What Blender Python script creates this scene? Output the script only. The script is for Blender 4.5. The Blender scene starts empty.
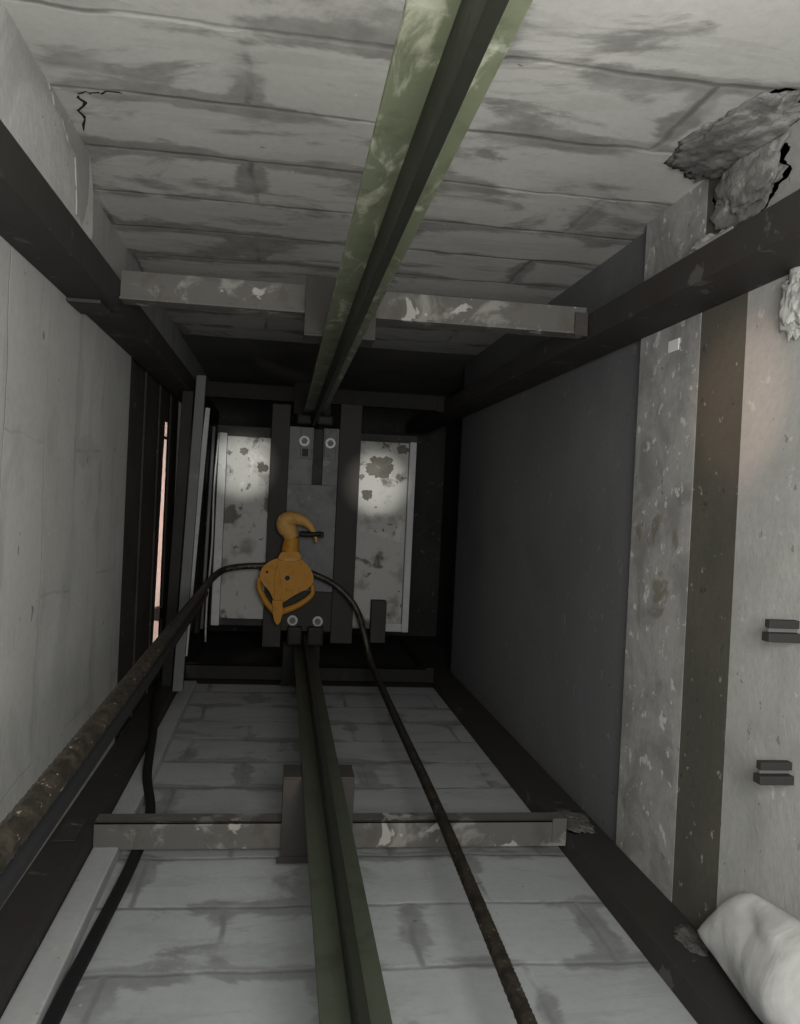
import bpy, bmesh, math, random
from mathutils import Vector, Matrix, noise
random.seed(7)
C = bpy.context.scene.collection
PI = math.pi

# ------------------------------------------------------------------ materials
class NT:
    def __init__(s, name):
        s.m = bpy.data.materials.new(name); s.m.use_nodes = True
        s.t = s.m.node_tree; s.b = s.t.nodes['Principled BSDF']
        s.co = s.t.nodes.new('ShaderNodeTexCoord').outputs['Object']
    def n(s, typ, **k):
        o = s.t.nodes.new(typ)
        for a, v in k.items(): setattr(o, a, v)
        return o
    def l(s, a, b): s.t.links.new(a, b)
    def put(s, sock, v):
        if hasattr(v, 'is_linked'): s.l(v, sock)
        else: sock.default_value = v
    def math(s, op, a, b=0.0, clamp=False):
        o = s.n('ShaderNodeMath', operation=op, use_clamp=clamp)
        s.put(o.inputs[0], a); s.put(o.inputs[1], b); return o.outputs[0]
    def noise(s, scale, detail=4, rough=.55, dist=0.0, co=None, stretch=None):
        co = co or s.co
        if stretch:
            mp = s.n('ShaderNodeMapping'); s.l(co, mp.inputs[0]); mp.inputs['Scale'].default_value = stretch; co = mp.outputs[0]
        o = s.n('ShaderNodeTexNoise'); s.l(co, o.inputs['Vector'])
        o.inputs['Scale'].default_value = scale; o.inputs['Detail'].default_value = detail
        o.inputs['Roughness'].default_value = rough; o.inputs['Distortion'].default_value = dist
        return o.outputs['Fac']
    def ramp(s, f, a, b):                       # smooth step from a to b
        o = s.n('ShaderNodeMapRange', interpolation_type='SMOOTHSTEP'); s.l(f, o.inputs[0])
        o.inputs[1].default_value = a; o.inputs[2].default_value = b; return o.outputs[0]
    def mix(s, f, a, b):
        o = s.n('ShaderNodeMix', data_type='RGBA'); s.put(o.inputs[0], f)
        s.put(o.inputs[6], c4(a)); s.put(o.inputs[7], c4(b)); return o.outputs[2]
    def bump(s, h, strength=.3, dist=.01):
        o = s.n('ShaderNodeBump'); s.l(h, o.inputs['Height']); o.inputs['Strength'].default_value = strength
        o.inputs['Distance'].default_value = dist; s.l(o.outputs[0], s.b.inputs['Normal'])
    def fin(s, col, rough=.8, metal=0.0, spec=.3):
        s.put(s.b.inputs['Base Color'], c4(col)); s.put(s.b.inputs['Roughness'], rough)
        s.put(s.b.inputs['Metallic'], metal); s.b.inputs['Specular IOR Level'].default_value = spec
        return s.m
def c4(v):
    if hasattr(v, 'is_linked'): return v
    return (*v, 1) if len(v) == 3 else v

def masonry(name, axes, row, width, off, base, base2, mortar, smear_col, smear=.5, joint=.6, seed=0.0, bandy=0.0, msize=.014, squig=1.0, grime=.62, sstr=(1,1,1), slo=.60, sdist=.8):
    s = NT(name)
    sep = s.n('ShaderNodeSeparateXYZ'); s.l(s.co, sep.inputs[0])
    w = s.noise(5.0, 3); w2 = s.noise(1.3, 2)
    wob = s.math('ADD', s.math('MULTIPLY', s.math('SUBTRACT', w, .5), .05*squig), s.math('MULTIPLY', s.math('SUBTRACT', w2, .5), .07*squig))
    cmb = s.n('ShaderNodeCombineXYZ')
    s.l(s.math('ADD', s.math('ADD', sep.outputs[axes[0]], wob), off[0]), cmb.inputs[0])
    s.l(s.math('ADD', s.math('ADD', sep.outputs[axes[1]], wob), off[1]), cmb.inputs[1])
    def brick(ms, sm):
        b = s.n('ShaderNodeTexBrick'); s.l(cmb.outputs[0], b.inputs['Vector'])
        b.inputs['Scale'].default_value = 1; b.inputs['Mortar Size'].default_value = ms; b.inputs['Mortar Smooth'].default_value = sm
        b.inputs['Brick Width'].default_value = width; b.inputs['Row Height'].default_value = row
        b.inputs['Color1'].default_value = (0,0,0,1); b.inputs['Color2'].default_value = (1,1,1,1); b.inputs['Mortar'].default_value = (.5,.5,.5,1)
        return b
    b1 = brick(msize, .9); b2 = brick(.075, 1.0)
    col = s.mix(b1.outputs['Color'], base, base2)
    g = s.noise(2.2, 6, .6, .4); col = s.mix(s.math('MULTIPLY', s.ramp(g, .35, .75), .35), col, [v*grime for v in base])
    fine = s.noise(38, 4, .7); col = s.mix(s.math('MULTIPLY', s.ramp(fine, .35, .8), .22), col, [v*.5 for v in base])
    # mortar wiped out over the block faces around the joints, in torn patches
    ns = s.noise(2.6, 9, .66, sdist, stretch=sstr)
    near = s.math('MULTIPLY', b2.outputs['Fac'], s.math('MULTIPLY', s.ramp(s.noise(1.9, 3, .5), .36, .60), .27))
    sm = s.ramp(s.math('ADD', ns, near), slo, slo+.11)
    sm = s.math('MULTIPLY', s.math('MULTIPLY', sm, s.math('ADD', s.math('MULTIPLY', s.ramp(s.noise(11, 5, .6), .3, .7), .4), .6)), smear)
    sh = s.ramp(s.noise(4.2, 8, .65, sdist*.8, stretch=(sstr[0]*.6, sstr[1]*1.4, sstr[2])), .52, .60)
    col = s.mix(s.math('MULTIPLY', sh, .28), col, [v*.6 for v in base])
    col = s.mix(sm, col, smear_col)
    jn = s.ramp(s.noise(4.0, 5, .6), .36, .60)
    col = s.mix(s.math('MULTIPLY', s.math('MULTIPLY', b1.outputs['Fac'], jn), joint), col, mortar)
    # flecks of bright lime and dark pits
    sp = s.ramp(s.noise(21, 3, .6), .71, .76); col = s.mix(s.math('MULTIPLY', sp, .5), col, [min(1, v*1.35) for v in base])
    pit = s.ramp(s.noise(16, 2, .5, 0, stretch=(1,1.3,1)), .735, .76); col = s.mix(s.math('MULTIPLY', pit, .7), col, [v*.25 for v in base])
    h = s.math('ADD', s.math('MULTIPLY', b1.outputs['Fac'], -.8), s.math('ADD', s.math('MULTIPLY', fine, .25), s.math('MULTIPLY', sm, .12)))
    s.bump(h, .25, .010)
    return s.fin(col, .9, 0, .15)

def concrete(name, base, dark, scale=3.0, amt=.5, lime=.3, rough=.9, bump=.25, streak=None, stain=None, stain_lo=.62, lo=.64):
    s = NT(name)
    a = s.ramp(s.noise(scale, 7, .62, .5, stretch=streak), .38, .66)
    col = s.mix(s.math('MULTIPLY', a, amt), base, dark)
    f = s.noise(45, 4, .7); col = s.mix(s.math('MULTIPLY', s.ramp(f, .35, .8), .25), col, [v*.55 for v in base])
    if stain:
        q = s.ramp(s.noise(2.6, 5, .6, .8), stain_lo, stain_lo+.05); col = s.mix(s.math('MULTIPLY', q, .75), col, stain)
    sp = s.ramp(s.noise(19, 4, .65), lo, lo+.05); col = s.mix(s.math('MULTIPLY', sp, lime), col, (.72,.72,.69))
    pit = s.ramp(s.noise(22, 3, .55), .69, .72); col = s.mix(s.math('MULTIPLY', pit, .55), col, [v*.3 for v in base])
    s.bump(f, bump, .01)
    return s.fin(col, rough, 0, .2)

def metal(name, base, worn, rust, scale=6.0, worn_lo=.6, rust_amt=.4, rough=.55, met=.3, streak=None, lime=0.0, pits=False):
    s = NT(name)
    a = s.noise(scale, 7, .65, .6, stretch=streak)
    col = s.mix(s.ramp(a, worn_lo, worn_lo+.12), base, worn)
    r = s.ramp(s.noise(scale*1.7, 5, .6, .2), .5, .7); col = s.mix(s.math('MULTIPLY', r, rust_amt), col, rust)
    if lime:
        p = s.ramp(s.noise(9, 5, .6, .5), .62, .66); col = s.mix(s.math('MULTIPLY', p, lime), col, (.55,.54,.50))
    if pits:
        p = s.ramp(s.noise(5.2, 5, .6, .4), .57, .64); col = s.mix(s.math('MULTIPLY', p, .85), col, (.06,.058,.05))
        p = s.ramp(s.noise(17, 3, .55, .3), .64, .69); col = s.mix(s.math('MULTIPLY', p, .8), col, (.05,.048,.04))
    f = s.noise(60, 3, .6); s.bump(f, .12, .004)
    return s.fin(col, s.math('ADD', s.math('MULTIPLY', a, .3), rough-.1), met*.5, .22)

M = {}
M['upper'] = masonry('pale_block_masonry', (0,1), .355, 1.05, (.13,-.02), (.74,.735,.70), (.63,.625,.595), (.18,.178,.167), (.27,.266,.25), .88, .8, sstr=(.8,1.5,1), slo=.52, sdist=.5)
M['lower'] = masonry('blue_grey_block_masonry', (0,1), .335, .52, (-.145,-.09), (.44,.46,.463), (.40,.42,.427), (.20,.205,.205), (.20,.205,.205), .85, .85, sstr=(.9,1.2,1), slo=.565, squig=.7)
M['left'] = masonry('rendered_block_masonry', (2,1), .36, .9, (.05,.04), (.52,.52,.50), (.48,.48,.46), (.24,.24,.228), (.31,.31,.295), .45, .4, msize=.005, sstr=(1,1,.5), slo=.62)
M['render'] = concrete('scuffed_pale_render', (.44,.44,.42), (.27,.27,.255), 2.4, .55, .35)
M['speckled'] = concrete('speckled_concrete', (.41,.405,.39), (.24,.235,.225), 6, .85, .7, stain=(.19,.175,.13), stain_lo=.63, lo=.595)
M['olive'] = concrete('olive_concrete', (.115,.11,.09), (.075,.073,.06), 1.6, .6, .35)  # darker olive tone than the render around it
M['panel'] = concrete('smooth_grey_board', (.19,.193,.20), (.145,.148,.155), 1.2, .7, .12, .75, .06)
M['dark'] = concrete('deep_shade_toned_concrete', (.06,.06,.058), (.03,.03,.03), 2, .6, .1)  # shade of the deep end put into the base colour
M['dim'] = concrete('half_shade_toned_concrete', (.24,.237,.225), (.14,.138,.13), 2, .6, .1)  # concrete colour lowered to paint in the weaker shade up there
M['plaster'] = concrete('torn_plaster', (.66,.66,.64), (.26,.26,.245), 2.2, .6, .2)
M['mortar'] = concrete('rough_mortar', (.27,.265,.25), (.12,.118,.11), 9, .8, .3, bump=.6)
M['mortardark'] = concrete('dirty_mortar', (.13,.127,.118), (.06,.058,.054), 9, .8, .25, bump=.6)
M['steel'] = metal('dark_primer_steel', (.042,.039,.036), (.07,.064,.058), (.04,.03,.022), 5, .62, .5, .6, .2, lime=.10)
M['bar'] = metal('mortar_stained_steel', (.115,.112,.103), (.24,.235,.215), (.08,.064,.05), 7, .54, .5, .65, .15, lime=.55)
M['barfar'] = metal('shade_toned_steel_bar', (.022,.021,.020), (.034,.033,.031), (.03,.025,.02), 7, .6, .4, .7, .1)  # darker copy of the bar steel, shade painted into its colour
M['bracket'] = metal('bracket_steel', (.050,.047,.043), (.09,.085,.078), (.09,.065,.048), 7, .6, .5, .6, .2, lime=.25)
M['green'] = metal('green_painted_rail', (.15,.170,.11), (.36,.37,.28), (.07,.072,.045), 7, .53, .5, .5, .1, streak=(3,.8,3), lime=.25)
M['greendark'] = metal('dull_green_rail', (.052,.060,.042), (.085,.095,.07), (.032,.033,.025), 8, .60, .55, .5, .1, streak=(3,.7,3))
M['grease'] = metal('greased_rail_blade', (.022,.024,.018), (.05,.052,.04), (.02,.016,.012), 9, .62, .4, .45, .5, streak=(3,.6,3))
M['galv'] = metal('galvanised_plate', (.115,.118,.122), (.18,.184,.188), (.065,.062,.056), 8, .54, .6, .5, .45)
M['channel'] = metal('brown_grey_channel', (.040,.039,.036), (.056,.054,.050), (.055,.045,.036), 4, .6, .4, .65, .2)
M['roof'] = metal('soiled_white_sheet', (.35,.35,.33), (.46,.46,.44), (.12,.115,.10), 4, .55, .75, .5, .05, pits=True)
M['sheetedge'] = concrete('pale_sheet_edge', (.46,.47,.47), (.34,.35,.35), 4, .5, .2, .6, .05)
M['jamb'] = metal('grey_jamb_paint', (.15,.153,.155), (.20,.203,.205), (.12,.12,.115), 4, .6, .4, .6, .1)
M['doorboard'] = concrete('brown_door_back', (.060,.054,.046), (.032,.029,.025), 3, .7, .12)
M['bolt'] = metal('zinc_bolt', (.34,.345,.345), (.42,.42,.42), (.3,.28,.25), 30, .5, .2, .4, .5)
M['yellow'] = metal('yellow_hoist_paint', (.43,.20,.022), (.50,.26,.045), (.26,.115,.02), 14, .62, .55, .5, .05)
M['hookmetal'] = metal('tan_hook_paint', (.50,.29,.09), (.56,.36,.15), (.24,.13,.04), 12, .6, .5, .55, .1)
M['black'] = metal('black_steel', (.018,.017,.016), (.03,.028,.026), (.03,.02,.014), 10, .6, .4, .5, .3)
M['cable'] = metal('black_rubber', (.012,.012,.013), (.02,.02,.021), (.02,.018,.017), 10, .65, .3, .6, 0)
def rope_mat():
    s = NT('rusty_greased_wire')
    sep = s.n('ShaderNodeSeparateXYZ'); s.l(s.co, sep.inputs[0])
    a = s.noise(26, 5, .65)
    col = s.mix(s.ramp(a, .35, .7), (.022,.019,.015), (.062,.051,.037))
    sp = s.ramp(s.noise(75, 2, .5), .68, .72); col = s.mix(s.math('MULTIPLY', sp, .6), col, (.42,.38,.31))
    s.bump(a, .4, .006)
    return s.fin(col, .5, .35, .5)
M['rope'] = rope_mat()
def bag_mat():
    s = NT('thin_white_plastic')
    a = s.noise(7, 5, .6, 1.0); col = s.mix(s.ramp(a, .35, .7), (.50,.50,.485), (.66,.66,.64))
    s.bump(s.noise(9, 3, .5, .8), .25, .02)
    s.b.inputs['Transmission Weight'].default_value = .0
    return s.fin(col, .38, 0, .5)
M['grime'] = concrete('dark_grime', (.15,.142,.122), (.08,.075,.065), 9, .7, .1)
M['bag'] = bag_mat()
def lobby_mat():
    s = NT('pink_painted_lobby_wall')
    a = s.noise(6, 4, .6); col = s.mix(a, (.72,.60,.55), (.80,.70,.66))
    return s.fin(col, .8)
M['lobby'] = lobby_mat()
s_ = NT('white_paper'); M['paper'] = s_.fin(s_.mix(s_.noise(20), (.86,.86,.85), (.9,.9,.9)), .8)
s_ = NT('crack_shadow'); M['crack'] = s_.fin(s_.mix(s_.noise(20), (.012,.012,.011), (.03,.03,.028)), .95)

# ------------------------------------------------------------------ geometry helpers
def box(bm, x0, x1, y0, y1, z0, z1):
    v = [bm.verts.new((x, y, z)) for x in (x0, x1) for y in (y0, y1) for z in (z0, z1)]
    for f in ((0,1,3,2),(4,6,7,5),(0,4,5,1),(2,3,7,6),(0,2,6,4),(1,5,7,3)): bm.faces.new([v[i] for i in f])
    return bm
def B(*boxes):
    bm = bmesh.new()
    for b in boxes: box(bm, *b)
    return bm
def bev(bm, w=.003, seg=2):
    bmesh.ops.bevel(bm, geom=list(bm.edges), offset=w, segments=seg, affect='EDGES', profile=.6); return bm
def prism_xz(bm, pts, y0, y1):
    a = [bm.verts.new((x, y0, z)) for x, z in pts]; b = [bm.verts.new((x, y1, z)) for x, z in pts]
    bm.faces.new(a); bm.faces.new(b[::-1]); n = len(pts)
    for i in range(n): bm.faces.new((a[i], b[i], b[(i+1) % n], a[(i+1) % n]))
    return bm
def prism_xz_rot(pts, x0, x1):
    a = [bm_v for bm_v in pts]; bm = bmesh.new(); P = []
    for p, q_ in zip(a, a[1:]+a[:1]):
        for k in range(6):
            t = k/6; y = p[0]+(q_[0]-p[0])*t; z = p[1]+(q_[1]-p[1])*t; e = 0 if z > 2.12 else .012
            P.append((y+e*noise.noise(Vector((y*30, z*30, 2))), z+e*noise.noise(Vector((y*30, z*30, 8)))))
    A = [bm.verts.new((x0, *p)) for p in P]; D = [bm.verts.new((x1, *p)) for p in P]
    bm.faces.new(A); bm.faces.new(D[::-1])
    for i in range(len(P)): bm.faces.new((A[i], D[i], D[(i+1) % len(P)], A[(i+1) % len(P)]))
    return bm
def cyl_y(bm, x, z, r, y0, y1, n=16):
    return prism_xz(bm, [(x+r*math.cos(2*PI*i/n), z+r*math.sin(2*PI*i/n)) for i in range(n)], y0, y1)
def catmull(P, per=10):
    P = [Vector(p) for p in P]; out = []
    for i in range(len(P)-1):
        p0 = P[max(i-1, 0)]; p1 = P[i]; p2 = P[i+1]; p3 = P[min(i+2, len(P)-1)]
        for k in range(per):
            t = k/per
            out.append(.5*((2*p1)+(-p0+p2)*t+(2*p0-5*p1+4*p2-p3)*t*t+(-p0+3*p1-3*p2+p3)*t**3))
    out.append(P[-1]); return out
def sweep(bm, path, rad, n=14, lobes=0, lay=.1, depth=.14, flat=1.0):
    """tube along path; lobes > 0 twists a lobed strand section around it"""
    rings = []; t0 = (path[1]-path[0]).normalized()
    up = Vector((0,0,1)) if abs(t0.z) < .9 else Vector((1,0,0))
    nrm = (up-t0*up.dot(t0)).normalized(); d = 0.0
    for i, p in enumerate(path):
        t = (path[min(i+1, len(path)-1)]-path[max(i-1, 0)]).normalized()
        nrm = (nrm-t*nrm.dot(t)).normalized(); bi = t.cross(nrm)
        if i: d += (p-path[i-1]).length
        r = rad(i/(len(path)-1)) if callable(rad) else rad
        ring = []
        for k in range(n):
            a = 2*PI*k/n
            rr = r
            if lobes: rr = r*(1-depth+depth*abs(math.cos(.5*(lobes*a)+lobes*.5*2*PI*d/lay)))
            ring.append(bm.verts.new(p+nrm*(math.cos(a)*rr)+bi*(math.sin(a)*rr*flat)))
        rings.append(ring)
    for a, b in zip(rings, rings[1:]):
        for k in range(n): bm.faces.new((a[k], a[(k+1) % n], b[(k+1) % n], b[k]))
    bm.faces.new(rings[0][::-1]); bm.faces.new(rings[-1])
    return bm
def resample(path, step):
    out = [path[0]]; need = step
    for a, b in zip(path, path[1:]):
        L = (b-a).length; pos = 0
        while L-pos >= need:
            pos += need; out.append(a.lerp(b, pos/L)); need = step
        need -= L-pos
    out.append(path[-1]); return out

def obj(name, bm, mat, parent=None, smooth=False):
    """link a bmesh built in world coordinates as ONE mesh object (relative to its parent chain)"""
    bmesh.ops.recalc_face_normals(bm, faces=list(bm.faces))
    base = Vector((0,0,0)); p = parent
    while p is not None: base += p.location; p = p.parent
    if parent is not None:
        for v in bm.verts: v.co -= base
    me = bpy.data.meshes.new(name); bm.to_mesh(me); bm.free()
    if smooth:
        for f in me.polygons: f.use_smooth = True
    me.materials.append(M[mat])
    o = bpy.data.objects.new(name, me); C.objects.link(o)
    if parent is not None: o.parent = parent
    return o
def struct(name, bm, mat, label=None, smooth=False):
    o = obj(name, bm, mat, None, smooth); o['kind'] = 'structure'
    if label: o['label'] = label
    return o
def thing(name, label, cat, loc, group=None):
    o = bpy.data.objects.new(name, None); C.objects.link(o); o.location = loc
    o['label'] = label; o['category'] = cat
    if group: o['group'] = group
    return o
def tag(o, label, cat, group=None):
    o['label'] = label; o['category'] = cat
    if group: o['group'] = group
    return o

# ------------------------------------------------------------------ the shaft
XL, XR, ZT, Y0, Y1 = -.66, 1.15, 2.13, -1.6, 7.4
struct('wall_lower', B((-1.3, 1.5, Y0, 5.32, -.2, 0)), 'lower', 'blue-grey block wall with wiped mortar joints behind the lower rail')
wu = struct('wall_upper', B((-1.3, 1.5, Y0, 5.32, ZT, ZT+.2)), 'upper', 'pale block wall with long mortar joints behind the upper rail')
struct('wall_lower_far', B((-1.3, 1.5, 5.321, Y1, -.2, 0)), 'dark'); struct('wall_upper_far', B((-1.3, 1.5, 5.321, Y1, ZT, ZT+.2)), 'dim')  # far stretches coloured darker to paint the shade of the depth
# left wall with the landing opening
bm = B((XL-.25, XL, Y0, 3.72, 0, ZT), (XL-.25, XL, 5.55, Y1, 0, ZT), (XL-.25, XL, 3.72, 5.55, 1.86, ZT), (XL-.25, XL, 3.72, 5.55, 0, .06))
struct('wall_left', bm, 'left', 'pale rendered block wall on the left with faint vertical joints')
# right wall: near render, recessed groove, speckled pier, grey board, far stretch with shade in its colour
struct('wall_right', B((XR, XR+.25, Y0, 2.035, 0, ZT), (XR+.045, XR+.25, 2.035, 2.28, 0, ZT)), 'render', 'pale scuffed render wall nearest on the right')
struct('trim_1', B((XR+.0008, XR+.044, 2.036, 2.279, .0, ZT)), 'olive', 'dark olive strip running up the groove in the right wall')
struct('trim_2', B((XR, XR+.25, 2.28, 2.69, 0, ZT)), 'speckled', 'speckled pale concrete pier between olive groove and grey board')
struct('trim_3', B((XR+.03, XR+.25, 2.69, 5.66, 0, ZT)), 'panel', 'smooth dark grey board face in the deep part of the right wall')
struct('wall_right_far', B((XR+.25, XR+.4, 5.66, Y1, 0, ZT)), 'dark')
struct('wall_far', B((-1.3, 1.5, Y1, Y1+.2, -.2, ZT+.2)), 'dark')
struct('trim_4', bev(B((-.541, -.462, Y0, 5.2, .0, .045)), .006), 'sheetedge', 'pale plaster strip beside the lower left steel column')
# torn plaster build-up on the left wall, top
def plaster_slab():
    bm = bmesh.new()
    out = [(-1.5, 1.83), (2.45, 1.83), (2.57, 1.87), (2.66, 1.93), (2.65, 1.99), (2.63, 2.05), (2.60, 2.11), (2.58, 2.13), (-1.5, 2.13)]
    pts = []
    for i, (a, b) in enumerate(zip(out, out[1:]+out[:1])):
        n = max(1, int(math.dist(a, b)/.05))
        for k in range(n):
            t = k/n; pts.append((a[0]+(b[0]-a[0])*t, a[1]+(b[1]-a[1])*t))
    def j(p, s): 
        e = 0 if p[1] > 2.12 or p[1] < 1.835 or p[0] < 0 else .03
        return (p[0]+e*noise.noise(Vector((p[0]*20, p[1]*20, s))), p[1]+e*noise.noise(Vector((p[1]*20, p[0]*20, s+5))))
    A = [bm.verts.new((XL+.001, *j(p, 0))) for p in pts]; Bv = [bm.verts.new((XL+.062, *j(p, 1))) for p in pts]
    cen = [bm.verts.new((XL+.05, 1.2+.02, 1.97))]
    bm.faces.new(A[::-1]); bm.faces.new(Bv)
    for i in range(len(pts)): bm.faces.new((A[i], A[(i+1) % len(pts)], Bv[(i+1) % len(pts)], Bv[i]))
    bmesh.ops.delete(bm, geom=cen, context='VERTS')
    return bm
struct('trim_5', plaster_slab(), 'plaster', 'torn edge of thick pale plaster high on the left wall')
struct('trim_6', prism_xz_rot([(2.13,2.1285),(2.55,2.1285),(2.57,2.06),(2.56,1.98),(2.50,1.90),(2.45,1.915),(2.43,1.99),(2.405,2.06),(2.33,2.07),(2.27,2.095),(2.19,2.10)], XL+.0625, XL+.066), 'render', 'grey torn mortar smear along the edge of the thick plaster')
def ribbon(pts, w, nrm):
    bm = bmesh.new(); P = [Vector(p) for p in pts]; L = []
    for i, p in enumerate(P):
        t = (P[min(i+1, len(P)-1)]-P[max(i-1, 0)]).normalized(); s = t.cross(Vector(nrm)).normalized()
        ww = w*(.45+.8*random.random())*(0.35 if i in (0, len(P)-1) else 1)
        L.append((bm.verts.new(p+s*ww), bm.verts.new(p-s*ww)))
    for a, b in zip(L, L[1:]): bm.faces.new((a[0], a[1], b[1], b[0]))
    return bm
def crack(name, pts, w, nrm, sub=5, amp=.012):
    P = []
    for a, b in zip(pts, pts[1:]):
        for k in range(sub):
            q = Vector(a).lerp(Vector(b), k/sub)
            r = Vector((random.uniform(-amp, amp), random.uniform(-amp, amp), random.uniform(-amp, amp))); n = Vector(nrm)
            P.append(q+r-n*r.dot(n))
    P.append(Vector(pts[-1])); o = obj(name, ribbon(P, w, nrm), 'crack', wu); o['kind'] = 'structure'; return o
zt = ZT-.0015
crack('wall_crack', [(-.535,2.18,zt),(-.50,2.163,zt),(-.43,2.152,zt)], .004, (0,0,1))
crack('wall_crack', [(-.535,2.18,zt),(-.55,2.27,zt),(-.575,2.40,zt)], .0045, (0,0,1))

# landing door with a bright gap
XD = XL-.022
d = struct('door_1', B((XD-.008, XD, 3.72, 4.86, .06, 1.86), (XD-.30, XD, 5.09, 5.55, .06, 1.86),
                       (XD-.008, XD, 4.86, 5.09, 1.57, 1.86), (XD-.008, XD, 4.86, 5.09, .06, .31)), 'doorboard',
           'dark brown landing door back with a bright gap, left wall')
o = obj('door_edge', prism_xz_rot([(4.861,1.569),(4.861,.312),(4.868,.312),(4.93,.9),(4.985,1.569)], XD-.008, XD-.001), 'doorboard', d); o['kind'] = 'structure'
o = obj('door_reveal', B((XD-.29, XD-.002, 5.084, 5.0895, .07, 1.85)), 'lobby', d); o['kind'] = 'structure'
for k, (a, b) in enumerate(((3.735, 3.90), (4.22, 4.26), (4.70, 4.78), (5.14, 5.26))):
    o = obj('door_frame', bev(B((XD+.0005, XD+.010, a, b, .065, 1.855)), .002), 'doorboard', d); o['kind'] = 'structure'
o = obj('door_latch', bev(B((XD-.02, XD+.006, 4.86, 5.09, 1.47, 1.482)), .003), 'black', d); o['kind'] = 'structure'
o = obj('door_latch', bev(B((XD-.02, XD+.016, 4.98, 5.12, .43, .50)), .003), 'black', d); o['kind'] = 'structure'
struct('wall_lobby', B((XL-.75, XL-.70, 3.0, 6.2, -.1, ZT)), 'lobby', 'pink lit landing wall seen through the door gap')

# ------------------------------------------------------------------ steel frame
YA, YB = -1.5, 6.9
def column(label, x0, x1, z0, z1, inner, plates):
    t = thing('steel_column', label, 'steel column', ((x0+x1)/2, YA, z0), 'corner steel columns')
    obj('column_body', bev(B((x0, x1, YA, YB, z0, z1)), .005), 'steel', t)
    for (a, b, c, e, f, g) in plates: obj('weld_plate', bev(B((a, b, c, e, f, g)), .002), 'bracket', t)
    return t
column('dark steel column along the upper left edge, against the pale wall', XL+.002, -.532, 1.728, 1.825, -.53, [(-.66+.003, -.56, 2.62, 2.80, 1.716, 1.727)])
column('dark steel column along the upper right edge, over the concrete pier', .982, XR-.002, 1.745, 1.828, .98, [])
column('dark steel column along the lower left edge, under the wire rope', XL+.002, -.543, .001, .10, -.55, [(-.64, -.575, 2.66, 2.84, .101, .104)])
column('dark flat steel column along the lower right edge, under the white sack', 1.0, XR-.002, .001, .07, 1.0, [])

def cross_bar(label, yb, lower):
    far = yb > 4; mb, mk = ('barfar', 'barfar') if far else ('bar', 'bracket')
    t = thing('cross_bar', label, 'steel crossbar', (.2, yb, .05 if lower else 1.76), 'crossbars carrying the guide rails')
    if lower:
        x0, x1 = -.540, .998
        obj('angle_bar', bev(B((x0, x1, yb, yb+.008, .037, .124), (x0, x1, yb+.0, yb+.075, .116, .124)), .0015), mb, t)
        obj('end_clip', bev(B((x1-.05, x1-.001, yb-.006, yb-.0005, .05, .132)), .002), mb, t)
        # bracket: web plate, tip plate under the rail, foot
        obj('rail_bracket', bev(B((.042, .268, yb-.05, yb-.042, .022, .277), (.042, .268, yb-.05, yb+.08, .277, .285), (.042, .05, yb-.041, yb+.08, .126, .276), (.26, .268, yb-.041, yb+.08, .126, .276)), .0015), mk, t)
        obj('bracket_foot', bev(B((.03, .15, yb-.056, yb-.051, .012, .032)), .001), mk, t)
    else:
        x0, x1 = -.530, .980
        obj('angle_bar', bev(B((x0, x1, yb, yb+.008, 1.768, 1.852), (x0, x1, yb-.014, yb+.07, 1.760, 1.768)), .0015), mb, t)
        obj('end_clip', bev(B((x1-.045, x1-.001, yb-.022, yb-.0145, 1.752, 1.83)), .002), mk, t)
        obj('rail_bracket', bev(B((.042, .268, yb-.05, yb-.042, 1.690, 1.872), (.042, .268, yb-.05, yb+.08, 1.682, 1.690), (.042, .05, yb-.041, yb+.08, 1.691, 1.758), (.26, .268, yb-.041, yb+.08, 1.691, 1.758)), .0015), mk, t)
    return t
cross_bar('mortar-stained steel crossbar on the pale upper wall, nearest to the viewer', 2.75, False)
cross_bar('steel crossbar low on the blue-grey lower wall, in front of the wire rope leg', 2.75, True)['label'] = 'mortar-stained steel crossbar low on the lower wall, crossed by the wire rope'
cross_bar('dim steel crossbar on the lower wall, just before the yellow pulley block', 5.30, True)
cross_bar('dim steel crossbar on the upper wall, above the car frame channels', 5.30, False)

def rail(label, zf, sgn):
    t = thing('guide_rail', label, 'guide rail', (.162, YA, zf), 'T-section guide rails')
    a, b = sorted((zf, zf+sgn*.012)); c, e = sorted((zf+sgn*.0122, zf+sgn*.085))
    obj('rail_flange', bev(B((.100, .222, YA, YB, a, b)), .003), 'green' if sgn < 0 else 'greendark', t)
    obj('rail_blade', bev(B((.152, .170, YA, YB, c, e)), .002), 'grease', t)
    return t
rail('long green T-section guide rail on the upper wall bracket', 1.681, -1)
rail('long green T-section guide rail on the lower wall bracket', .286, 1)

# ------------------------------------------------------------------ elevator car top / frame
YC = 5.05
car = thing('elevator_car', 'dim elevator car top with two channels, slotted plate and soiled white panels', 'elevator car', (.19, YC, .29))
obj('frame_channel', bev(B((-.083, .022, YC-.03, YC+.10, .29, 1.712)), .004), 'channel', car)
obj('frame_channel', bev(B((.315, .442, YC-.03, YC+.10, .32, 1.735)), .004), 'channel', car)
pl = obj('center_plate', bev(B((.023, .163, YC, YC+.012, 1.25, 1.588), (.224, .314, YC, YC+.012, 1.25, 1.588), (.023, .314, YC, YC+.012, .62, 1.2495)), .001), 'galv', car)
obj('lower_plate', bev(B((.023, .314, YC-.012, YC+.012, .385, .619)), .002), 'channel', car)
obj('slot_backing', B((.150, .235, YC+.06, YC+.07, 1.2, 1.585)), 'black', car)
obj('clamp_pad', bev(B((.088, .156, YC-.012, YC-.001, 1.40, 1.585)), .003), 'galv', car)
obj('clamp_pad', bev(B((.230, .298, YC-.012, YC-.001, 1.40, 1.58)), .003), 'galv', car)
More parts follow.
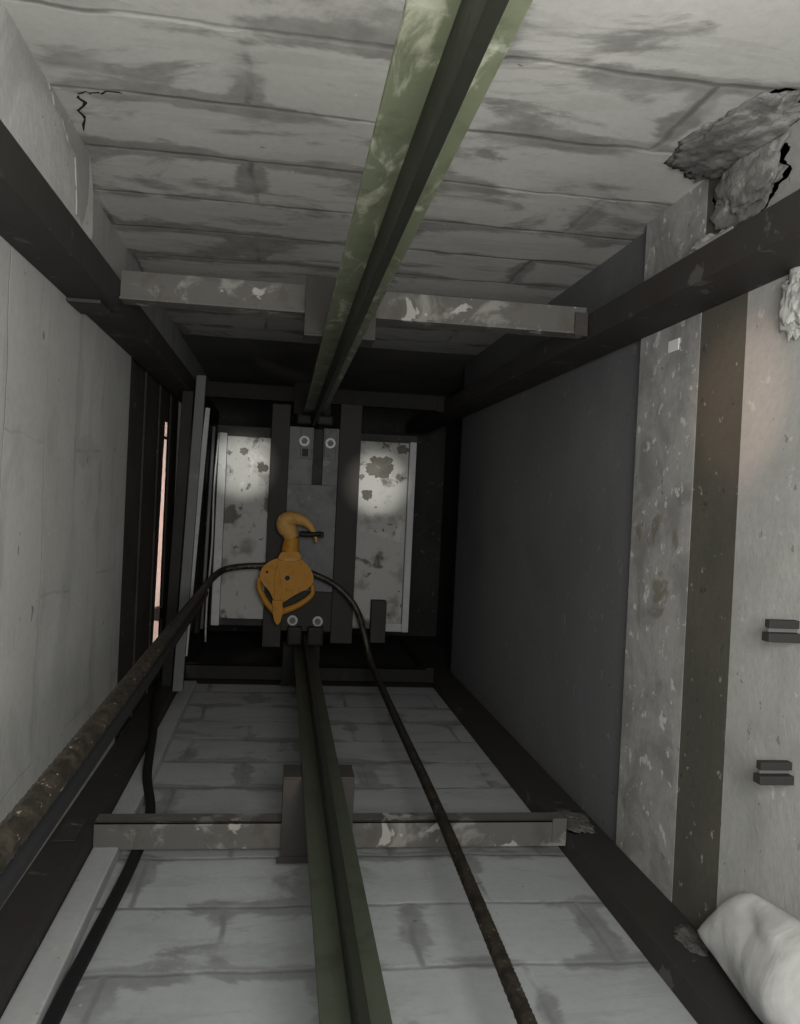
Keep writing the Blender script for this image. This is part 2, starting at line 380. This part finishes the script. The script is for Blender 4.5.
obj('clamp_notch', bev(B((.100, .135, YC-.016, YC-.0125, 1.415, 1.46)), .002), 'black', car)
for (x, z, y) in ((.110, 1.505, YC-.012), (.263, 1.500, YC-.012), (.088, .447, YC-.012), (.236, .445, YC-.012)):
    bm = bmesh.new(); cyl_y(bm, x, z, .030, y-.006, y-.0005, 20); o = obj('bolt_washer', bm, 'bolt', car)
    bm = bmesh.new(); cyl_y(bm, x, z, .019, y-.024, y-.0065, 6); obj('bolt_head', bm, 'galv', o)
# guide shoes that grip the two rails
for lo in (True, False):
    zs = (.262, .34) if lo else (1.60, 1.76)
    zc = .30 if lo else 1.665
    bm = B((.06, .146, YC-.10, YC-.031, zs[0]+.05 if lo else zs[0], .42 if lo else 1.655), (.176, .27, YC-.10, YC-.031, zs[0]+.05 if lo else zs[0], .42 if lo else 1.655))
    bev(bm, .012); obj('guide_shoe', bm, 'black', car)
# roof panels
obj('roof_panel', bev(B((-.338, -.084, YC+.045, YC+.06, .44, 1.515)), .003), 'roof', car)
obj('roof_panel', bev(B((.443, .742, YC+.045, YC+.06, .40, 1.53)), .003), 'roof', car)
obj('panel_edge', bev(B((-.385, -.339, YC+.02, YC+.08, .40, 1.53)), .003), 'sheetedge', car)
obj('panel_edge', bev(B((.743, .782, YC+.005, YC+.08, .39, 1.535)), .003), 'sheetedge', car)
obj('panel_edge', bev(B((.62, .7425, YC+.02, YC+.044, .39, .44)), .002), 'sheetedge', car)
def blot(cx, cz, rx, rz, seed):
    return prism_xz(bmesh.new(), [(cx+rx*k*math.cos(a), cz+rz*k*math.sin(a)) for a, k in ((2*PI*i/60, 1+.45*noise.noise(Vector((math.cos(2*PI*i/60)*1.6, math.sin(2*PI*i/60)*1.6, seed)))+.25*noise.noise(Vector((math.cos(2*PI*i/60)*5, math.sin(2*PI*i/60)*5, seed)))) for i in range(60))], YC+.0435, YC+.0449)
for a in ((.575,1.375,.085,.065,1.0), (.70,1.49,.035,.03,4.0), (.50,1.21,.03,.035,7.0), (-.13,1.335,.03,.03,9.0), (-.24,1.43,.025,.02,12.0)): obj('grime_patch', blot(*a), 'grime', car)
obj('stop_block', bev(B((.55, .64, YC-.04, YC+.04, .33, .58)), .004), 'channel', car)
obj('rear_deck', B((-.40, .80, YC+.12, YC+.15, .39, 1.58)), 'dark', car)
obj('lifting_lug', bev(B((.115, .245, YC-.12, YC-.0005, .946, .976)), .008), 'black', car)
obj('top_beam', bev(B((-.36, .80, YC+.02, YC+.11, 1.60, 1.66)), .004), 'black', car) if False else None

# ------------------------------------------------------------------ yellow pulley block
TILT = math.radians(2.7); S = .00568; PX, PZ = .045, .715       # pin position
def q(u, v):                                                  # block sketch units (right, down from the pin) -> x, z
    a, b = u*S, -v*S
    return (PX+a*math.cos(TILT)-b*math.sin(-TILT)*-1*0+b*math.sin(TILT)*-1*-0+0, PZ+b) if False else (PX+a*math.cos(TILT)-b*math.sin(TILT)*1.0, PZ+a*math.sin(TILT)+b*math.cos(TILT))
blk = thing('pulley_block', 'yellow hook pulley block hanging in front of the elevator car', 'pulley block', (PX, YC-.12, PZ))
def smooth_poly(pts, per=5):
    P = [Vector((a, b, 0)) for a, b in pts]; n = len(P); out = []
    for i in range(n):
        p0, p1, p2, p3 = P[i-1], P[i], P[(i+1) % n], P[(i+2) % n]
        for k in range(per):
            t = k/per; v = .5*((2*p1)+(-p0+p2)*t+(2*p0-5*p1+4*p2-p3)*t*t+(-p0+3*p1-3*p2+p3)*t**3); out.append((v.x, v.y))
    return out
YBK = YC-.17
front = [(-7,-20),(4,-20),(15,-17),(23,-8),(26,2),(22,10),(8,17),(-7,26),(-12,25),(-18,13),(-26,3),(-26,-8),(-18,-16)]
rear = [(-6,-18),(8,-18),(20,-12),(25,-3),(24,4),(18,10),(6,15),(-7,22),(-12,21),(-18,10),(-26,2),(-25,-8),(-16,-16)]
bm = bmesh.new(); prism_xz(bm, [q(*p) for p in smooth_poly(front)], YBK-.036, YBK-.024); bev(bm, .003, 1); obj('front_cheek', bm, 'yellow', blk)
# curved lip strap of the rear cheek leaves two dark slots below the front cheek
bm = bmesh.new(); prism_xz(bm, [q(*p) for p in smooth_poly(rear)], YBK+.024, YBK+.036); bev(bm, .003, 1); obj('rear_cheek', bm, 'yellow', blk)
def strap(pts, w0, w1):
    bm = bmesh.new(); path = [Vector((q(*p)[0], YBK+dy, q(*p)[1])) for (p, dy) in pts]
    return sweep(bm, catmull(path, 8), lambda t: w0+(w1-w0)*t, 10, flat=.75)
obj('lip_strap', strap([((-27,0),-.005),((-28,9),-.015),((-21,24),-.03),((-11,35),-.036)], .012, .020), 'yellow', blk, True)
obj('lip_strap', strap([((25,8),-.005),((24,18),-.015),((10,28),-.028),((-9,35),-.036)], .012, .020), 'yellow', blk, True)
bm = bmesh.new(); prism_xz(bm, [q(*p) for p in [(-15,22),(-5,22),(-4,34),(-7,44),(-10,47),(-13,43),(-15,33)]], YBK-.058, YBK-.037); bev(bm, .005, 2); obj('latch_tang', bm, 'yellow', blk)
bm = bmesh.new(); prism_xz(bm, [q(*p) for p in [(-13,-2),(-9,-14),(-5,10),(-8,30),(-13,28)]], YBK-.044, YBK-.037); bev(bm, .002, 1); obj('cheek_rib', bm, 'yellow', blk)
bm = bmesh.new(); x, z = q(0, 0); cyl_y(bm, x, z, .040, YBK-.018, YBK-.013, 32); cyl_y(bm, x, z, .040, YBK+.013, YBK+.018, 32); cyl_y(bm, x, z, .030, YBK-.0125, YBK+.0125, 32)
obj('sheave', bm, 'black', blk)
bm = bmesh.new(); cyl_y(bm, x, z, .020, YBK-.046, YBK-.0365, 24); o = obj('pin_boss', bm, 'hookmetal', blk)
bm = bmesh.new(); cyl_y(bm, x, z, .016, YBK-.056, YBK-.0465, 6); obj('pin_head', bm, 'black', o)
x, z = q(-20, -6); bm = bmesh.new(); cyl_y(bm, x, z, .008, YBK-.042, YBK-.0365, 12); obj('rivet', bm, 'black', blk)
# neck collar and swivel shank
bm = bmesh.new(); prism_xz(bm, [q(*p) for p in smooth_poly([(-7,-17),(12,-17),(13,-21),(11,-26),(-5,-26),(-8,-21)], 3)], YBK-.05, YBK+.046); bev(bm, .006, 2); obj('neck_collar', bm, 'yellow', blk)
bm = bmesh.new(); prism_xz(bm, [q(*p) for p in [(-3,-19.5),(9,-19.5),(9,-17),(-3,-17)]], YBK-.056, YBK-.0505); obj('collar_band', bm, 'hookmetal', blk)
def P3(u, v, y): a = q(u, v); return Vector((a[0], y, a[1]))
bm = bmesh.new(); sweep(bm, catmull([P3(3,-26,YBK), P3(4,-34,YBK), P3(5,-40,YBK)], 6), lambda t: .052-.012*t, 18); obj('swivel_shank', bm, 'yellow', blk, True)
hk = [P3(5,-39,YBK), P3(2,-46,YBK), P3(-2,-51,YBK), P3(-1,-57,YBK), P3(6,-59,YBK-.005), P3(15,-57,YBK-.01), P3(22,-52,YBK-.012), P3(27,-44,YBK-.012), P3(29,-35,YBK-.012)]
def hr(t): return .041+.010*math.sin(min(t*2.2, 1)*PI) if t < .45 else max(.008, .043*(1-(t-.45)/.62))
bm = bmesh.new(); sweep(bm, catmull(hk, 8), hr, 18); obj('hook', bm, 'hookmetal', blk, True)
bm = bmesh.new(); sweep(bm, catmull([P3(12,-44,YBK-.06), P3(22,-43,YBK-.06), P3(33,-44,YBK-.058)], 6), lambda t: .016-.003*t, 10); obj('safety_latch', bm, 'black', blk, True)

# ------------------------------------------------------------------ rope and cable
path = [(-.262,-1.45,.79), (-.288,.3,.768), (-.303,1.1,.753), (-.314,1.9,.747), (-.331,3.0,.735), (-.358,4.3,.712), (-.362,4.72,.708), (-.315,YBK,.742), (-.22,YBK,.765), (-.10,YBK,.775), (.0,YBK,.778), (.09,YBK,.77), (.19,YBK,.738), (.30,YBK,.69), (.39,YBK-.01,.62), (.455,YBK-.02,.53), (.50,YBK-.02,.40), (.535,YBK-.09,.26), (.555,4.5,.205), (.545,3.6,.20), (.535,2.75,.20), (.515,2.0,.20), (.50,1.5,.20), (.49,1.0,.20), (.45,-1.45,.20)]
pth = resample(catmull(path, 24), .011)
bm = bmesh.new(); sweep(bm, pth, .019, 24, lobes=6, lay=.17, depth=.30)
tag(obj('wire_rope', bm, 'rope', None, True), 'thick rusty twisted wire rope running down both sides of the yellow pulley block', 'wire rope')
cp = [(-.628,4.74,.125), (-.60,4.55,.128), (-.585,4.35,.135), (-.545,4.05,.128), (-.515,3.8,.105), (-.475,3.4,.066), (-.438,3.09,.024), (-.432,2.71,.0185), (-.45,2.23,.0185), (-.462,1.97,.0185), (-.47,1.5,.0185), (-.47,.6,.0185), (-.45,-1.45,.0185)]
cp = [(x+(.022 if z < .1 and y < 3.3 else 0), y, z) for x, y, z in cp]
bm = bmesh.new(); sweep(bm, catmull(cp, 14), .0178, 16)
tag(obj('black_strand', bm, 'cable', None, True), 'smooth black rubber cable lying along the lower left wall edge', 'cable')

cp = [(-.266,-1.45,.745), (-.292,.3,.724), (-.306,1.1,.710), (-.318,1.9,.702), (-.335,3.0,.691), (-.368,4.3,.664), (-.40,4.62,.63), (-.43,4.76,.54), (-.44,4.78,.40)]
bm = bmesh.new(); sweep(bm, catmull(cp, 14), .019, 16)  # dark tube laid close under the rope's left run
tag(obj('black_strand', bm, 'cable', None, True), 'black strand hugging the underside of the wire rope on the left', 'cable')
# ------------------------------------------------------------------ left posts beside the landing
def upright(xb0, xb1, xt0, xt1, y0, y1, z0, z1):
    bm = box(bmesh.new(), 0, 1, y0, y1, z0, z1)
    for v in bm.verts:
        k = (v.co.z-z0)/(z1-z0); v.co.x = (xb0+(xt0-xb0)*k) if v.co.x < .5 else (xb1+(xt1-xb1)*k)
    return bev(bm, .003)
tag(obj('door_post', upright(-.540, -.488, -.486, -.436, 4.66, 4.70, .101, 1.80), 'jamb'), 'grey steel post standing beside the landing door gap', 'steel post', 'uprights beside the landing door')
tag(obj('door_post', upright(-.615, -.560, -.570, -.510, 4.78, 4.88, .101, 1.727), 'black'), 'black steel post in shadow between the door gap and the grey post', 'steel post', 'uprights beside the landing door')
t = thing('guide_strip', 'narrow pale flat strip standing between grey post and elevator car', 'metal strip', (-.44, 4.86, .2), 'uprights beside the landing door')
obj('strip_body', upright(-.535, -.487, -.448, -.423, 4.83, 4.85, .26, 1.645), 'sheetedge', t)
tag(obj('thin_conduit', sweep(bmesh.new(), [Vector((-.425+.02*(z-.4)/1.15, 4.93, z)) for z in (.40, .9, 1.55)], .009, 10), 'jamb', None, True), 'thin grey conduit beside the pale strip, near the car panel', 'conduit')
tag(obj('counterweight_cable', sweep(bmesh.new(), [Vector((-.402+.02*(z-.4)/1.15+.004*math.sin(9*z), 4.96, z)) for z in [.32+.05*i for i in range(25)]], .006, 8), 'bolt', None, True), 'thin shiny cable hanging left of the soiled white car panel', 'cable')

# ------------------------------------------------------------------ wall fixings, paper, mortar, sack
def anchor(label, z, x0):
    t = thing('wall_anchor', label, 'wall bracket', (XR, 1.76, z), 'slotted wall anchors')
    obj('anchor_strip', bev(B((x0+.006, XR-.001, 1.745, 1.765, z+.004, z+.022)), .002), 'channel', t)
    obj('anchor_strip', bev(B((x0, XR-.001, 1.735, 1.765, z-.026, z-.006)), .002), 'channel', t)
    obj('anchor_plate', B((x0+.01, XR-.001, 1.755, 1.765, z-.0055, z+.0035)), 'jamb', t)
anchor('upper of two grey slotted strips at the right edge of the render wall', .927, 1.071)
anchor('lower of two grey slotted strips at the right edge of the render wall', .611, 1.068)
tag(obj('paper_scrap', bev(B((XR-.004, XR-.001, 2.405, 2.475, 1.665, 1.70)), .001), 'paper'), 'small white paper scrap stuck high on the speckled pier', 'paper scrap')

def lump(name, label, cen, rad, seed, mat='mortar', clamp=None, group=None):
    bm = bmesh.new(); bmesh.ops.create_icosphere(bm, subdivisions=5, radius=1)
    for v in bm.verts:
        n = v.co.normalized(); k = 1+.34*noise.noise(n*1.7+Vector((seed, 0, 0)))+.20*noise.noise(n*4+Vector((0, seed, 0)))+.11*noise.noise(n*9)+.06*noise.noise(n*19)
        v.co = Vector((cen[i]+n[i]*rad[i]*k for i in range(3)))
        if clamp: v.co = Vector((min(max(v.co[i], clamp[i][0]), clamp[i][1]) for i in range(3)))
    return tag(obj(name, bm, mat, None, True), label, 'mortar lump', group)
big = ((-9, XR-.001), (-9, 9), (1.8295, ZT-.001))
lump('mortar_lump', 'large broken grey mortar mass on the upper wall near the upper right corner', (1.12, 2.03, 2.128), (.13, .25, .032), 2.0, clamp=big, group='mortar around the upper right column')
lump('mortar_lump', 'ragged mortar ridge on the wall between broken mortar and upper right column', (1.15, 2.06, 2.03), (.035, .17, .10), 7.0, clamp=((-9, XR-.001), (-9, 9), (1.935, 2.085)), group='mortar around the upper right column')
lump('mortar_lump', 'flat pale mortar smear sitting on the upper right column', (1.12, 2.16, 1.88), (.05, .13, .045), 5.0, 'render', clamp=big, group='mortar around the upper right column')
lump('mortar_lump', 'small grey mortar blob on the upper right column beside the pier', (1.12, 2.45, 1.845), (.028, .04, .024), 9.0, clamp=big, group='mortar around the upper right column')
lump('mortar_drip', 'mortar drip hanging under the upper right column, at the picture edge', (1.135, 1.80, 1.67), (.022, .05, .075), 12.0, 'render', clamp=((-9, XR-.001), (-9, 9), (-9, 1.7445)), group='mortar around the upper right column')
lump('mortar_lump', 'small mortar splash on the lower right column beside the sack', (1.10, 2.06, .072), (.035, .07, .010), 15.0, 'mortardark', clamp=((-9, XR-.001), (-9, 9), (.0705, 9)), group='mortar around the lower right column')
lump('mortar_lump', 'rough mortar patch where the lower crossbar meets the right column', (1.07, 2.88, .072), (.06, .11, .012), 18.0, 'mortardark', clamp=((-9, XR-.001), (-9, 9), (.0705, 9)), group='mortar around the lower right column')

def sack():
    """crumpled sheet sack leaning on the right wall, its pointed corner resting on the column"""
    bm = bmesh.new(); N = 44; G = []
    for side in (1, -1):
        for i in range(N+1):
            row = []
            for j in range(N+1):
                u, v = i/N, j/N
                y = 1.985-.80*u; 
                z0 = .135-.055*math.sin(min(u*2.2, 1)*PI/2)+.02*u; z1 = .147+.145*math.sin(min(u/.25, 1)*PI/2)**.8+.10*u
                z = z0+(z1-z0)*v
                th = .055*math.sin(PI*v)**.6*math.sin(PI*min(u*.9+.02, 1))**.5
                p = Vector((y*7, z*7, side*3))
                w = .034*noise.noise(p*.6)+.006*noise.noise(p*1.7)+.034*abs(noise.noise(Vector((y*1.6+z*5, z*3-y*2.4, 1))))
                e = min(1, 8*min(v, 1-v)*1.0, 9*u+.0)
                x = 1.083+.03*(v-.2)-side*(th+w*e*.9)
                row.append(bm.verts.new((min(x, XR-.004), y, max(z, .074))))
            G.append(row)
    for s in (0, N+1):
        for i in range(N):
            for j in range(N): bm.faces.new((G[s+i][j], G[s+i+1][j], G[s+i+1][j+1], G[s+i][j+1]))
    bmesh.ops.remove_doubles(bm, verts=list(bm.verts), dist=.0015)
    return bm
tag(obj('plastic_sack', sack(), 'bag', None, True), 'crumpled white plastic sack corner resting on the lower right column', 'plastic sack')

# ------------------------------------------------------------------ light
def light(name, typ, loc, aim, energy, color=(1,1,1), **k):
    L = bpy.data.lights.new(name, typ); L.energy = energy; L.color = color
    for a, v in k.items(): setattr(L, a, v)
    o = bpy.data.objects.new(name, L); C.objects.link(o); o.location = loc
    o.rotation_euler = (Vector(aim)-Vector(loc)).to_track_quat('-Z', 'Y').to_euler(); return o
light('shaft_opening_light', 'AREA', (.22, -.12, 1.30), (.25, 5, 1.25), 50, (1, .985, .95), shape='RECTANGLE', size=.7, size_y=.6)
light('lobby_lamp', 'POINT', (XL-.40, 4.1, 1.0), (0, 0, 0), 22, (1, .80, .72), shadow_soft_size=.08)
light('added_panel_spot', 'SPOT', (.10, .15, 1.25), (-.24, 5.1, 1.345), 780, (1, .98, .92), spot_size=math.radians(5.4), spot_blend=1.0, shadow_soft_size=.01)  # added spot, makes the bright patch on the left car panel
light('added_panel_spot', 'SPOT', (.14, .15, 1.25), (.55, 5.1, 1.275), 780, (1, .98, .92), spot_size=math.radians(5.4), spot_blend=1.0, shadow_soft_size=.01)  # second added spot, for the patch on the right car panel
light('added_pink_spot', 'SPOT', (XL+.05, 1.6, 1.4), (XR, 2.06, 1.47), 40, (1, .62, .48), spot_size=math.radians(17), spot_blend=.8, shadow_soft_size=.05)  # added lamp inside the shaft, tints a patch of right wall pink
W = bpy.data.worlds.new('shaft_air'); bpy.context.scene.world = W; W.use_nodes = True
W.node_tree.nodes['Background'].inputs[0].default_value = (.60, .64, .68, 1); W.node_tree.nodes['Background'].inputs[1].default_value = .05

# ------------------------------------------------------------------ camera (looks down the shaft, yawed right and slightly rolled)
F = 850.0
yv = Vector(((283-400)/F, (512-497)/F, -1)).normalized(); r = math.radians(2.7)
xv = Vector((math.cos(r), -math.sin(r), 0)); xv = (xv-yv*xv.dot(yv)).normalized(); zv = xv.cross(yv)
R3 = Matrix((xv, yv, zv))                      # camera axes expressed in the shaft's axes
cam = bpy.data.cameras.new('camera'); cam.sensor_fit = 'HORIZONTAL'; cam.sensor_width = 36; cam.lens = F/800*36; cam.clip_start = .02
co = bpy.data.objects.new('camera', cam); C.objects.link(co)
co.matrix_world = Matrix.Translation((0, 0, 1.17)) @ R3.to_4x4()
bpy.context.scene.camera = co
sc = bpy.context.scene
sc.view_settings.view_transform = 'Standard'; sc.view_settings.look = 'None'; sc.view_settings.exposure = 0
